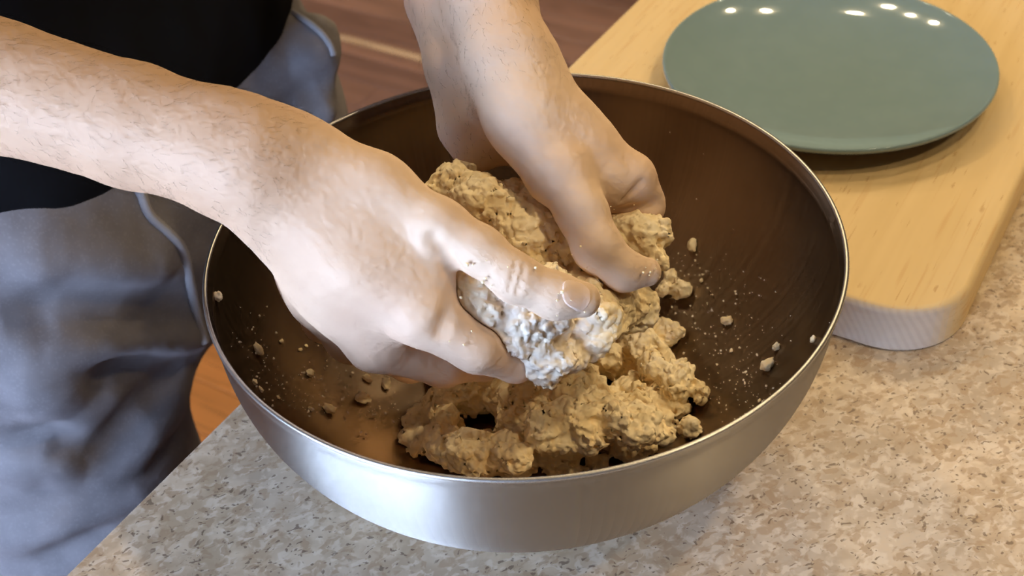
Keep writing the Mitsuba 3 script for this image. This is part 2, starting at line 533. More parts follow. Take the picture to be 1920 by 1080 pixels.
def slab(outline, z0, z1, rad, steps=5):
    """prism with rounded top and bottom edges; outline (shapely polygon in d, n)"""
    from shapely.geometry import Polygon
    rings = []
    prof = [(rad * (1 - math.sin(a)), z1 - rad * (1 - math.cos(a))) for a in np.linspace(0, math.pi / 2, steps)]
    prof = [(rad - rad * math.sin(a), z1 - rad + rad * math.cos(a)) for a in np.linspace(0, math.pi / 2, steps)]
    prof += [(rad * 0.4 * (1 - math.cos(a)), z0 + rad * 0.4 * (1 - math.sin(a))) for a in np.linspace(0, math.pi / 2, 3)]
    pts = np.array(outline.exterior.coords)[:-1]
    if not outline.exterior.is_ccw:
        pts = pts[::-1]
    e = np.roll(pts, -1, 0) - pts
    nn = np.stack([e[:, 1], -e[:, 0]], 1)
    nn /= np.linalg.norm(nn, axis=1, keepdims=True)
    vn = nn + np.roll(nn, 1, 0)
    vn /= (vn * nn).sum(1, keepdims=True)
    m = len(pts)
    for ins, z in prof:
        q = pts - vn * ins
        rings.append(np.c_[q, np.full(m, z)])
    v = np.concatenate(rings)
    f = []
    for i in range(len(rings) - 1):
        a = i * m + np.arange(m)
        b = i * m + (np.arange(m) + 1) % m
        f += [np.stack([a, b + m, b], 1), np.stack([a, a + m, b + m], 1)]
    cap = lambda base, flip: np.stack([np.full(m - 2, base), base + np.arange(1, m - 1), base + np.arange(2, m)], 1)[:, ::(-1 if flip else 1)]
    f += [cap(0, False), cap((len(rings) - 1) * m, True)]
    return trimesh.Trimesh(v @ M_DN.T, np.concatenate(f), process=False)


def round_rect(d0, d1, n0, n1, r, seg=12):
    from shapely.geometry import Polygon
    pts = []
    for cx, cy, a0 in ((d1 - r, n1 - r, 0), (d0 + r, n1 - r, 90), (d0 + r, n0 + r, 180), (d1 - r, n0 + r, 270)):
        for a in np.radians(np.linspace(a0, a0 + 90, seg)):
            pts.append((cx + r * math.cos(a), cy + r * math.sin(a)))
    return Polygon(pts)


scene['countertop'] = ply(slab(round_rect(-1.1, 2.1, -0.85, EDGE, 0.006, 4), -0.038, 0.0, 0.003), 'm_counter', smooth=40)
tag('countertop', 'speckled beige and grey stone worktop under the steel bowl', 'countertop')
scene['counter_base'] = ply(box_dn(-1.05, 2.05, -0.8, EDGE - 0.14, FLOOR + 0.0, -0.0385, 0.003), 'm_cabinet')
tag('counter_base', 'dark wooden cabinet base below the stone worktop', 'cabinet')

# ------------------------------------------------------------------ cutting board and plate
BZ = 0.0342
scene['cutting_board'] = ply(slab(round_rect(0.150, 0.68, -0.198, 0.151, 0.048, 16), 0.0004, BZ, 0.005, 6), 'm_maple', smooth=50)
tag('cutting_board', 'thick pale maple cutting board with rounded corners under the teal plate', 'cutting board')
PC, PR, PZ = np.array([0.2403, 0.2930, BZ]), 0.122, 0.0571 - BZ
top = [(0.0, 0.0066), (0.035, 0.0068), (0.060, 0.0076), (0.076, 0.0093), (0.088, 0.0117), (0.099, 0.0148), (0.110, 0.0186), (PR - 0.0030, PZ - 0.0005), (PR - 0.0020, PZ - 0.0001), (PR - 0.0012, PZ), (PR - 0.0005, PZ - 0.0004), (PR - 0.0001, PZ - 0.0012), (PR, PZ - 0.0022), (PR - 0.0002, PZ - 0.0032)]
from scipy.interpolate import PchipInterpolator
tr = np.array(top[:8])
rr_ = np.linspace(0, tr[-1, 0], 50)
top_s = np.c_[rr_, PchipInterpolator(tr[:, 0], tr[:, 1])(rr_)]
top_s = np.vstack([top_s, top[8:]])
under = [(PR - 0.0002, PZ - 0.0032), (PR - 0.0012, PZ - 0.0048), (0.108, 0.0135), (0.094, 0.0088), (0.082, 0.0045), (0.076, 0.0022), (0.0745, 0.0003), (0.070, 0.0003), (0.068, 0.0025), (0.0, 0.003)]
add_lathe('plate__top', top_s[::-1], 'm_glaze', PC, 160)
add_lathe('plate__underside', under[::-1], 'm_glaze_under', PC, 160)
tag('plate', 'round teal glazed plate lying empty on the maple board', 'plate')
tag('plate__underside', 'dark navy outer wall')

# ------------------------------------------------------------------ the bowl
RB, RIM, H, RBASE, PA, PB = 0.1648, 0.1648, 0.1395, 0.060, 2.658, 0.97


def bowl_r(z):
    s = np.clip(1 - np.asarray(z, float) / H, 0, 1)
    return RBASE + (RIM - 0.0012 - RBASE) * np.maximum(1 - s ** PA, 0) ** PB


TK = 0.0011
TILT = 0.0045


def inner_r(z):
    return bowl_r(np.asarray(z) - TK) - TK


def off_axis(p):
    """distance from the bowl's axis, which leans a little"""
    return np.hypot(p[..., 0] + TILT * np.clip(1 - p[..., 2] / H, 0, 1), p[..., 1])


ss = np.linspace(0, 1, 70) ** 0.8
zo = H - 0.0062 - (H - 0.0062) * ss
outer = np.c_[bowl_r(zo), zo]
outer = np.vstack([[(RIM, H - 0.0006), (RIM + 0.0004, H - 0.002), (RIM, H - 0.0056)], outer, [(RBASE * 0.97, 0.0006), (0.0005, 0.0006)]])
inner = np.c_[bowl_r(zo) - TK, zo + np.linspace(0, TK, len(zo))]
inner[:, 0] -= 0.0009 * np.exp(-((H - 0.0062 - inner[:, 1]) / 0.004) ** 2)
inner = np.vstack([[(RIM - 0.0012, H - 0.0006), (RIM - 0.0012, H - 0.0056)], inner, [(RBASE * 0.93, TK + 0.0008), (0.0005, TK + 0.0008)]])
prof = np.vstack([outer[::-1], inner])


def bowl_shift(v):
    """the foot stands a few millimetres to the left of the rim's middle"""
    v = v.copy()
    v[:, 0] -= TILT * np.clip(1 - v[:, 2] / H, 0, 1)
    return v


v_, q_, uv_ = lathe(prof, 192)
half = np.repeat(np.r_[np.linspace(0, 0.45, len(outer)), np.linspace(0.55, 1.0, len(inner))], 193)
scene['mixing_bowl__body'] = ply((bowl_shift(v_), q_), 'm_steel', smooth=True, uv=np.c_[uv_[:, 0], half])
rim = [(RIM - 0.0005 + 0.0012 * math.cos(a), H - 0.0006 + 0.0012 * math.sin(a)) for a in np.linspace(-0.9, math.pi + 0.9, 14)]
add_lathe('mixing_bowl__rim', rim, 'm_steel_rim')
tag('mixing_bowl', 'large brushed stainless steel mixing bowl on the stone worktop', 'bowl')


def in_bowl(x, y, lift=0.0):
    """the point of the bowl's inside seen at the pixel, lifted along the inward normal, and that normal"""
    t, inside = 0.42, False
    while t < 1.0:
        p = at(x, y, t)
        r = float(off_axis(p))
        free = r < float(inner_r(p[2])) and p[2] > TK + 0.0009
        if p[2] < H and free:
            inside = True
        elif inside:
            break
        t += 0.0005
    z = max(p[2], 0.0)
    e = 1e-3
    slope = float(bowl_r(z + e) - bowl_r(z)) / e if z > 0.002 else 50.0
    nrm = np.array([-p[0], -p[1], math.hypot(p[0], p[1]) * slope])
    nrm /= np.linalg.norm(nrm) + 1e-9
    return p + nrm * lift, nrm


# ------------------------------------------------------------------ the person
mm = 0.001


def P(*q):
    return [at(*a) for a in q]


# trunk and legs in (along, across, height) of the kitchen
BD = 0.075                                              # the body's middle along the worktop's edge
hipR, hipL = dn(BD - 0.100, 0.425, -0.03), dn(BD + 0.115, 0.425, -0.03)
kneeR, kneeL = dn(BD - 0.135, 0.385, -0.45), dn(BD + 0.24, 0.395, -0.45)
ankR, ankL = dn(BD - 0.17, 0.435, -0.835), dn(BD + 0.32, 0.435, -0.835)

jeans = Field(0.03)
jeans.cap(dn(BD - 0.085, 0.44, 0.085), dn(BD + 0.085, 0.44, 0.085), 0.112, 0.112, flat=(N, 0.98))
jeans.cap(dn(BD - 0.09, 0.435, 0.0), dn(BD + 0.09, 0.435, 0.0), 0.120, 0.120)
jeans.cap(dn(BD - 0.045, 0.410, -0.075), dn(BD + 0.045, 0.410, -0.072), 0.088, 0.088)
jeans.cap(dn(BD + 0.1, 0.42, 0.03), dn(BD + 0.105, 0.41, -0.01), 0.105, 0.105)
jeans.chain([hipR, dn(BD - 0.130, 0.405, -0.24), kneeR, ankR], [0.105, 0.088, 0.074, 0.066])
jeans.cap(at(598, 66, 0.955), at(604, 195, 0.955), 0.0150, 0.0150)
jeans.chain([hipL, dn(BD + 0.175, 0.41, -0.24), kneeL, ankL], [0.105, 0.088, 0.074, 0.066])


def cloth_noise(p):
    q = p @ M_DN
    return 0.007 * (meshkit.fbm(q * [14, 14, 5], 3, 3) - 0.5) + 0.0022 * (meshkit.fbm(q * [60, 60, 26], 2, 9) - 0.5)


FOLDS = [  # pixels along the fold, its height (negative: a hollow) and half width in metres
    ([(0, 500), (110, 492), (220, 500), (330, 512)], 0.016, 0.024),
    ([(0, 590), (120, 572), (250, 578), (365, 590)], -0.020, 0.020),
    ([(70, 662), (200, 648), (300, 641), (384, 640)], 0.018, 0.011),
    ([(150, 705), (230, 690), (330, 682)], -0.016, 0.014),
    ([(360, 680), (275, 765), (175, 862)], -0.026, 0.016),
    ([(352, 735), (290, 815), (200, 895)], 0.012, 0.012),
    ([(350, 790), (310, 850), (225, 925)], -0.015, 0.011),
    ([(335, 835), (255, 920), (120, 985), (0, 1012)], 0.022, 0.013),
    ([(0, 720), (80, 715), (140, 770)], 0.020, 0.026),
    ([(0, 880), (80, 865), (165, 885)], 0.015, 0.014),
    ([(0, 825), (90, 812), (165, 838)], -0.012, 0.012),
    ([(60, 1060), (140, 1020), (230, 960)], -0.014, 0.014),
    ([(330, 420), (300, 470), (290, 540)], 0.006, 0.012),
    ([(560, 190), (610, 170), (640, 150)], -0.016, 0.014),
    ([(540, 120), (590, 110), (632, 95)], 0.010, 0.014),
]
FOLD_PTS = []
for px, amp, wid in FOLDS:
    q = [march(jeans, *c) for c in px]
    q = [c for c in q if c is not None]
    if len(q) > 1:
        FOLD_PTS.append((np.array(q), amp, wid))


def cloth(p):
    d = cloth_noise(p)
    for q, amp, wid in FOLD_PTS:
        near = np.full(len(p), 9.0)
        s = np.zeros(len(p))
        for i in range(len(q) - 1):
            ab = q[i + 1] - q[i]
            t = np.clip((p - q[i]) @ ab / (ab @ ab), 0, 1)
            e = ((p - q[i] - t[:, None] * ab) ** 2).sum(1)
            s = np.where(e < near, i + t, s)
            near = np.minimum(near, e)
        ends = np.clip(np.minimum(s, len(q) - 1 - s) * 1.2 + 0.25, 0, 1)
        d = d - amp * ends * np.exp(-near / wid ** 2)
    return d


jeans.disp = cloth
put('person__jeans', nets(jeans, 0.0055, slack=1.6), 'm_denim')
tag('person__jeans', 'creased grey denim trousers')

seam = [march(jeans, *q) for q in [(258, 350), (268, 372), (276, 395), (300, 422), (330, 450), (347, 482), (356, 525), (364, 565), (372, 600), (384, 642)]]
seam = [q + (CAM - q) / np.linalg.norm(CAM - q) * 0.0015 for q in seam if q is not None]
scene['person__jeans__fly_edge'] = ply(tube(seam, 0.0036, 10), 'm_seam', smooth=50)  # edge of the fly flap; its window light is painted as paler cloth
tag('person__jeans__fly_edge', 'raised edge of the fly flap, window light painted into its pale tone')
edge = [march(jeans, *q) for q in [(548, 22), (566, 33), (585, 46), (603, 62), (617, 80), (626, 104)]]
edge = [q + (CAM - q) / np.linalg.norm(CAM - q) * 0.001 for q in edge if q is not None]
if len(edge) > 2:
    scene['person__jeans__pocket_hem'] = ply(tube(edge, 0.0026, 8), 'm_seam', smooth=50)

shirt = Field(0.05)
shirt.cap(dn(BD - 0.07, 0.445, 0.11), dn(BD + 0.075, 0.445, 0.11), 0.128, 0.128)
shirt.cap(dn(BD - 0.07, 0.43, 0.28), dn(BD + 0.07, 0.43, 0.28), 0.122, 0.122)
shirt.cap(dn(BD - 0.085, 0.40, 0.46), dn(BD + 0.085, 0.40, 0.46), 0.118, 0.118)
shR, shL = dn(BD - 0.185, 0.385, 0.52), dn(BD + 0.185, 0.385, 0.52)
elR, elL = at(-395, -40, 0.60), dn(BD + 0.20, 0.285, 0.265)
elR = dn(-0.150, 0.315, 0.275)
shirt.cap(dn(BD - 0.1, 0.40, 0.535), shR, 0.075, 0.065).cap(dn(BD + 0.1, 0.40, 0.535), shL, 0.07, 0.06)
shirt.cap(shR, shR + (elR - shR) * 0.55, 0.064, 0.062, 0.02).cap(shL, shL + (elL - shL) * 0.55, 0.064, 0.062, 0.02)
hem_z = 0.048


def shirt_disp(p):
    q = p @ M_DN
    return 0.010 * (meshkit.fbm(q * [16, 16, 7], 3, 21) - 0.5)


shirt.disp = shirt_disp


class Hem:
    """the shirt ends at its hem"""

    def __init__(self, f):
        self.f = f

    def __call__(self, p):
        q = p @ M_DN
        h = hem_z + 0.012 * np.clip((BD - q[..., 0]) / 0.2, -1.2, 0.6) + 0.012 * (meshkit.noise(q * [22, 22, 0.0], 5) - 0.5)
        return np.maximum(self.f(p), h - q[..., 2])

    def bounds(self):
        return self.f.bounds()


put('person__shirt', nets(Hem(shirt), 0.006, slack=1.6), 'm_shirt')
tag('person__shirt', 'plain black t-shirt')

# arms and hands: one continuous body with the trunk under the shirt, the neck and the head
body = Field(0.012)
R, L = [], []
wristR = at(478, 308, 0.587)
foreR = at(0, 163, 0.605)
body.chain([elR, foreR, at(250, 236, 0.597), at(400, 279, 0.589), wristR], [0.036, 0.0320, 0.0298, 0.0288, 0.0287], 0.006)
# right hand: back of the hand to the camera, thumb on the far side
hk = 0.016
body.cap(wristR, at(575, 318, 0.592), 0.0275, 0.020, hk)
body.chain(P((560, 305, 0.592), (700, 358, 0.586), (822, 430, 0.577)), [0.0190, 0.0158, 0.0140], hk)      # first metacarpal
body.chain(P((545, 385, 0.589), (680, 500, 0.583), (792, 590, 0.579)), [0.022, 0.0185, 0.0150], hk)      # second
body.chain(P((552, 420, 0.599), (628, 540, 0.597), (705, 642, 0.603)), [0.020, 0.0165, 0.0140], hk)      # third
body.chain(P((550, 440, 0.617), (605, 545, 0.625), (655, 632, 0.638)), [0.018, 0.0155, 0.0130], hk)
body.chain(P((545, 430, 0.637), (590, 530, 0.65), (610, 600, 0.668)), [0.017, 0.0145, 0.0120], hk)
body.cap(at(640, 395, 0.592), at(800, 525, 0.583), 0.019, 0.0115, hk)                                     # web
body.cap(at(640, 470, 0.60), at(720, 560, 0.605), 0.022, 0.018, 0.02)                                      # palm
fk = 0.005
body.chain(P((792, 590, 0.579), (893, 655, 0.585), (965, 682, 0.606), (1000, 660, 0.630)), [0.0150, 0.0110, 0.0088, 0.0075], fk)
body.chain(P((705, 642, 0.603), (830, 686, 0.625), (905, 682, 0.648), (940, 660, 0.664)), [0.0138, 0.0102, 0.0088, 0.0078], fk)
body.chain(P((655, 632, 0.638), (770, 682, 0.664), (850, 675, 0.684), (885, 655, 0.695)), [0.0128, 0.0098, 0.0085, 0.0075], fk)
body.chain(P((610, 600, 0.668), (700, 650, 0.690), (762, 650, 0.704), (795, 635, 0.712)), [0.0118, 0.0088, 0.0075, 0.0068], fk)
thumbR = P((822, 428, 0.577), (900, 470, 0.572), (968, 523, 0.569), (1040, 556, 0.572), (1092, 562, 0.577))
body.chain(thumbR[:3], [0.0142, 0.0112, 0.0108], fk)
body.chain(thumbR[2:], [0.0108, 0.0104, 0.0086], fk)
# creases
for cx_, dy_ in ((968, 0), (984, 3)):          # skin folds over the thumb's joint
    f_ = []
    for yy in np.linspace(0, 1, 5):
        q_ = march(body, cx_ - 14 * yy, 494 + dy_ + 52 * yy)
        if q_ is not None:
            f_.append(q_)
    for u_, v_ in zip(f_[:-1], f_[1:]):
        body.cut(u_, v_, 0.0009, 0.0016)
body.cut(at(812, 450, 0.562), at(850, 500, 0.570), 0.0022, 0.006)
body.cut(at(857, 548, 0.568), at(826, 622, 0.566), 0.0016, 0.006)
# left arm and hand: thumb side to the camera
wk = 0.010
body.cap(elL, at(885, -120, 0.70), 0.041, 0.033, 0.02)
body.chain(P((885, -120, 0.70), (918, 0, 0.672), (955, 120, 0.652)), [0.030, 0.0245, 0.0220], wk)
body.chain(P((850, -120, 0.715), (833, 0, 0.695), (852, 120, 0.684), (872, 235, 0.684), (892, 275, 0.684)), [0.028, 0.0215, 0.0165, 0.0150, 0.0140], 0.005)
body.chain(P((955, 120, 0.652), (985, 215, 0.640), (1040, 325, 0.630)), [0.0220, 0.0195, 0.0165], hk)      # thenar
body.chain(P((985, 155, 0.655), (1080, 268, 0.652), (1172, 342, 0.652)), [0.0195, 0.0165, 0.0155], hk)      # second metacarpal
body.chain(P((985, 160, 0.68), (1085, 270, 0.685), (1150, 350, 0.692)), [0.018, 0.0155, 0.0140], hk)
body.chain(P((970, 170, 0.70), (1055, 270, 0.71), (1110, 345, 0.72)), [0.016, 0.0145, 0.0130], hk)
body.chain(P((940, 190, 0.70), (1010, 270, 0.73), (1060, 335, 0.742)), [0.016, 0.0140, 0.0120], hk)
body.cap(at(1040, 260, 0.648), at(1130, 345, 0.640), 0.017, 0.012, hk)                                     # web
body.cap(at(960, 200, 0.68), at(1020, 290, 0.69), 0.020, 0.016, 0.02)
body.chain(P((1176, 340, 0.652), (1196, 382, 0.660), (1205, 430, 0.690), (1165, 480, 0.702), (1120, 495, 0.70)), [0.0158, 0.0135, 0.0105, 0.0088, 0.0075], fk)
body.chain(P((1150, 350, 0.692), (1185, 425, 0.722), (1130, 475, 0.728), (1085, 490, 0.718)), [0.0138, 0.0105, 0.0088, 0.0075], fk)
body.chain(P((1110, 345, 0.72), (1135, 420, 0.748), (1085, 465, 0.748), (1040, 470, 0.736)), [0.0128, 0.010, 0.0085, 0.0075], fk)
body.chain(P((1060, 335, 0.742), (1075, 395, 0.768), (1035, 430, 0.765), (1000, 435, 0.755)), [0.0118, 0.009, 0.0078, 0.0068], fk)
thumbL = P((1055, 325, 0.629), (1090, 395, 0.621), (1120, 466, 0.617), (1168, 508, 0.619), (1213, 510, 0.624))
body.chain(thumbL[:3], [0.0158, 0.0128, 0.0122], fk)
body.chain(thumbL[2:], [0.0122, 0.0102, 0.0076], fk)
body.cut(at(1031, 296, 0.607), at(998, 352, 0.618), 0.0018, 0.005)
body.cut(at(1138, 396, 0.640), at(1246, 384, 0.648), 0.0022, 0.005)
body.cut(at(1168, 376, 0.636), at(1203, 343, 0.636), 0.0010, 0.004)
# upper arms, trunk, neck, head
body.cap(shR, elR, 0.047, 0.040, 0.015).cap(shL, elL, 0.047, 0.040, 0.015)
body.cap(shR, shL, 0.055, 0.055, 0.03)
body.cap(dn(BD - 0.06, 0.43, 0.2), dn(BD + 0.06, 0.43, 0.2), 0.07, 0.07, 0.04).cap(dn(BD, 0.43, 0.2), dn(BD, 0.40, 0.5), 0.08, 0.07, 0.04)
# neck and head, bent over the bowl
hc = dn(BD, 0.275, 0.735)
look = np.array([0.30 * D[0] - 0.62 * N[0], 0.30 * D[1] - 0.62 * N[1], -0.72]) * 1.0
look = -0.60 * N - 0.80 * Z
look /= np.linalg.norm(look)
ear = D
crown = np.cross(ear, look)
crown *= np.sign(crown[2] - crown @ N * 0.5) or 1.0
if crown @ N > 0:
    crown = -crown
head = lambda f, s, u: hc + look * f + ear * s + crown * u
body.cap(dn(BD, 0.40, 0.50), head(-0.045, 0, -0.075), 0.062, 0.056, 0.03)
body.cap(head(-0.025, 0, 0.03), head(0.018, 0, 0.032), 0.082, 0.076, 0.02)
body.cap(head(0.03, 0, -0.02), head(0.052, 0, -0.088), 0.058, 0.030, 0.03)
body.cap(head(0.035, -0.032, -0.03), head(0.04, 0.032, -0.03), 0.046, 0.046, 0.02)
body.cap(head(0.088, 0, 0.005), head(0.112, 0, -0.032), 0.008, 0.012, 0.012)
body.cap(head(0.088, -0.02, -0.064), head(0.088, 0.02, -0.064), 0.006, 0.006, 0.008).cap(head(0.085, -0.016, -0.073), head(0.085, 0.016, -0.073), 0.007, 0.007, 0.008)
for s in (-1, 1):
    body.cap(head(-0.012, s * 0.080, 0.012), head(-0.016, s * 0.080, -0.03), 0.012, 0.008, 0.006, flat=(ear, 0.5))
    body.cut(head(0.098, s * 0.032, 0.004), head(0.098, s * 0.034, 0.004), 0.015, 0.010)
    body.cap(head(0.074, s * 0.032, 0.003), head(0.074, s * 0.0325, 0.003), 0.012, 0.012, 0.003)
def flesh(p):
    return 0.0013 * (meshkit.fbm(p * 46, 2, 31) - 0.5) + 0.00035 * (meshkit.noise(p * 230, 33) - 0.5)


body.disp, body.band = flesh, 0.005
skin_net = nets(body, 0.0017)
put('person__body', skin_net, 'm_skin')


class Hair:
    def __call__(self, p):
        q = p - hc
        f, u = q @ look, q @ crown
        cap_ = np.linalg.norm((q - look * -0.006 - crown * 0.034) * 1.0, axis=-1) - 0.098
        line = 0.6 * f - 0.8 * u - 0.012
        n_ = 0.012 * (meshkit.fbm(p * 55, 3, 4) - 0.5) + 0.006 * (meshkit.noise(p * 190, 8) - 0.5)
        return np.maximum(cap_ + n_, line + n_)


put('person__hair', nets(Hair(), 0.004, hc - 0.13, hc + 0.13), 'm_head_hair')
tag('person__hair', 'short dark hair')
tag('person', 'person in black t-shirt and grey jeans kneading crumbly dough in the bowl with both hands', 'person')
tag('person__body', 'bare forearms and hands')

# nail of the right thumb: a curved plate set into the tip
nail_c, nail_x = at(1082, 549, 0.5645), (thumbR[4] - thumbR[3]) / np.linalg.norm(thumbR[4] - thumbR[3])
tow = (CAM - nail_c) / np.linalg.norm(CAM - nail_c)
up_ = tow * 0.75 + np.cross(nail_x, tow) * -0.45
up_ -= (up_ @ nail_x) * nail_x
up_ /= np.linalg.norm(up_)
side = np.cross(nail_x, up_)


class Nail:
    def __call__(self, p):
        q = p - nail_c
        u, v = q @ nail_x, q @ side
        lens = ((np.abs(u) / 0.0078) ** 2.8 + (np.abs(v) / 0.0060) ** 2.8) ** (1 / 2.8) * 0.006 - 0.006
        return np.maximum(np.abs(body(p)) - 0.0006, np.maximum(lens, -(q @ up_) - 0.008))


put('person__thumbnail', nets(Nail(), 0.0005, nail_c - 0.013, nail_c + 0.013), 'm_nail')
tag('person__thumbnail', 'pinkish thumbnail')

# hair on the forearms: fine tapering strands lying along the arm
hv, hf = [], []
V, Nn = skin_net[0], skin_net[2]
for a_, b_, count, reach_ in ((elR, at(560, 330, 0.59), 2600, 0.06), (at(800, -260, 0.76), at(960, 215, 0.648), 2000, 0.06)):
    ax = b_ - a_
    ln = np.linalg.norm(ax)
    ax = ax / ln
    s = (V - a_) @ ax
    off = np.linalg.norm(V - a_ - s[:, None] * ax, axis=1)
    pool = np.flatnonzero((s > 0.02) & (s < ln) & (off < reach_))
    pick = rng.choice(pool, count)
    for i in pick:
        n_ = Nn[i]
        t_ = ax - (ax @ n_) * n_ + 0.35 * rng.normal(size=3)
        t_ -= (t_ @ n_) * n_
        t_ /= np.linalg.norm(t_)
        L_ = 0.006 + 0.007 * rng.random()
        L_ *= 0.55 + 0.45 * min(1.0, (ln - s[i]) / 0.12)
        w_ = np.cross(n_, t_)
        r = 0.000032
        p0 = V[i] - n_ * 0.0003
        pts = [p0, p0 + t_ * L_ * 0.5 + n_ * L_ * 0.22, p0 + t_ * L_ + n_ * L_ * 0.26 + w_ * L_ * 0.2 * rng.normal()]
        base = 7 * len(hv)
        hv.append(np.array([pts[0] + w_ * r, pts[0] - w_ * r, pts[0] + n_ * r * 1.6, pts[1] + w_ * r * .8, pts[1] - w_ * r * .8, pts[1] + n_ * r * 1.3, pts[2]]))
        hf.append(base + np.array([[0, 1, 4], [0, 4, 3], [1, 2, 5], [1, 5, 4], [2, 0, 3], [2, 3, 5], [3, 4, 6], [4, 5, 6], [5, 3, 6]]))
scene['person__arm_hair'] = ply((np.concatenate(hv), np.concatenate(hf)), 'm_hair')
tag('person__arm_hair', 'fine dark hair on the forearms', kind='stuff')

# ------------------------------------------------------------------ the dough


def grains(p, seed):
    """squared distance to the nearest of the scattered grain centres, about 0 to 1"""
    i = np.floor(p).astype(np.int64)
    best = np.full(len(p), 9.0)
    f = p - i
    for a in (-1, 0, 1):
        for b in (-1, 0, 1):
            for c in (-1, 0, 1):
                # a neighbour cell further off than the best so far cannot win
                h = (i[:, 0] + a) * 374761393 + (i[:, 1] + b) * 668265263 + (i[:, 2] + c) * 2147483647 + seed * 144665
                h = ((h & 0xFFFFFFFF) ^ ((h & 0xFFFFFFFF) >> 13)) * 1274126177 & 0xFFFFFFFF
                h ^= h >> 16
                dx = a + (h & 1023) / 1023.0 - f[:, 0]
                dy = b + ((h >> 10) & 1023) / 1023.0 - f[:, 1]
                dz = c + ((h >> 20) & 1023) / 1023.0 - f[:, 2]
                best = np.minimum(best, dx * dx + dy * dy + dz * dz)
    return best


class Lumps:
    """a heap of rough little balls run together"""

    def __init__(self, rough=1.0, k=0.0025):
        self.c, self.r, self.rough, self.k = [], [], rough, k

    def add(self, c, r):
        self.c.append(np.asarray(c, float))
        self.r.append(float(r))
        return self

    def along(self, pts, radii, n, small, spread=1.0):
        """n balls around a polyline of pixels and depths"""
        pts = np.array([at(*q) for q in pts])
        for _ in range(n):
            s = rng.random() * (len(pts) - 1)
            i = min(int(s), len(pts) - 2)
            f = s - i
            c = pts[i] * (1 - f) + pts[i + 1] * f
            R_ = radii[i] * (1 - f) + radii[i + 1] * f
            v = rng.normal(size=3)
            v /= np.linalg.norm(v)
            r = small[0] + (small[1] - small[0]) * rng.random() ** 1.6
            self.add(c + v * max(R_ - r * 0.8, 0) * spread * rng.random() ** 0.35, r)
        return self

    def done(self):
        from scipy.spatial import cKDTree
        self.C, self.R = np.array(self.c), np.array(self.r)
        self.tree = cKDTree(self.C)
        self.rm = self.R.max()
        return self

    def __call__(self, p):
        q = p.reshape(-1, 3)
        ctr = (q.min(0) + q.max(0)) / 2
        rad = np.linalg.norm(q.max(0) - q.min(0)) / 2
        ids = self.tree.query_ball_point(ctr, rad + self.rm + 0.012)
        d = np.full(len(q), 0.02)
        for i in ids:
            e = np.sqrt(((q - self.C[i]) ** 2).sum(-1)) - self.R[i]
            h = np.maximum(self.k - np.abs(d - e), 0) / self.k
            d = np.minimum(d, e) - h * h * self.k * 0.25
        m = np.abs(d) < 0.008
        if m.any():
            w = q[m]
            a = meshkit.noise(w * 120, 1) - 0.5
            e = meshkit.noise(w * 260, 7) - 0.5
            f1 = grains(w * 240 + 0.8 * a[:, None] + 0.5 * e[:, None], 1)
            f2 = grains(w * 560, 2)
            pit = np.maximum(meshkit.noise(w * 200, 4) - 0.68, 0)
            d[m] += self.rough * (0.0052 * a + 0.0022 * e + 0.0043 * (f1 - 0.35) + 0.0014 * (f2 - 0.35) + 0.014 * pit)
        return d.reshape(p.shape[:-1])

    def bounds(self):
        return (self.C - self.R[:, None]).min(0) - 0.005, (self.C + self.R[:, None]).max(0) + 0.005


class Above:
    """what of a heap lies inside the bowl"""

    def __init__(self, f):
        self.f = f

    def __call__(self, p):
        d = self.f(p)
        r = off_axis(p)
        return np.maximum(d, np.maximum((r - (inner_r(p[..., 2]) - 0.0012)) * 0.7, TK + 0.0022 - p[..., 2]))

    def bounds(self):
        return self.f.bounds()


# the clump being rubbed between the hands
held = Lumps(0.72, 0.006)
held.along([(848, 345, 0.655), (905, 385, 0.652), (975, 440, 0.646), (1050, 500, 0.640)], [0.016, 0.022, 0.022, 0.018], 70, (0.005, 0.0105))
held.along([(905, 395, 0.672), (1000, 450, 0.668), (1080, 520, 0.660)], [0.018, 0.020, 0.018], 36, (0.006, 0.011))
held.along([(880, 535, 0.600), (935, 570, 0.598), (985, 600, 0.600)], [0.009, 0.015, 0.018], 46, (0.0035, 0.008))
held.along([(985, 610, 0.602), (1060, 628, 0.608), (1120, 600, 0.622)], [0.018, 0.020, 0.017], 60, (0.004, 0.009))
held.along([(985, 662, 0.603), (1045, 678, 0.606)], [0.0105, 0.0125], 26, (0.003, 0.007))
held.along([(1000, 540, 0.612), (1080, 560, 0.622), (1150, 580, 0.640), (1205, 575, 0.655)], [0.015, 0.015, 0.015, 0.013], 48, (0.004, 0.008))
held.along([(960, 352, 0.654), (1020, 425, 0.648), (1075, 500, 0.642)], [0.011, 0.0125, 0.011], 40, (0.004, 0.008))
held.along([(866, 535, 0.590), (910, 595, 0.590), (962, 650, 0.595)], [0.007, 0.008, 0.008], 30, (0.003, 0.006))
held.done()


class Clear:
    """a heap kept clear of the hands that press on it"""

    def __init__(self, f):
        self.f = f

    def __call__(self, p):
        d = self.f(p)
        if (d < 0.004).any():
            d = np.maximum(d, 0.0003 - body(p))
        return d

    def bounds(self):
        return self.f.bounds()


put('dough_clump', nets(Clear(held), 0.0011), 'm_dough')
tag('dough_clump', 'big crumbly clump of dough held and rubbed between the two hands', 'dough')

tuft = Lumps(0.6, 0.004)
tuft.along([(1150, 425, 0.652), (1195, 440, 0.650), (1238, 440, 0.652)], [0.008, 0.011, 0.0115], 70, (0.003, 0.0075))
tuft.along([(1215, 470, 0.648), (1242, 497, 0.640)], [0.007, 0.004], 16, (0.0025, 0.0045))
tuft.done()
put('dough_tuft', nets(Clear(tuft), 0.00105), 'm_dough')
tag('dough_tuft', 'pale floury tuft of dough squeezed out between thumb and index finger of the far hand', 'dough')

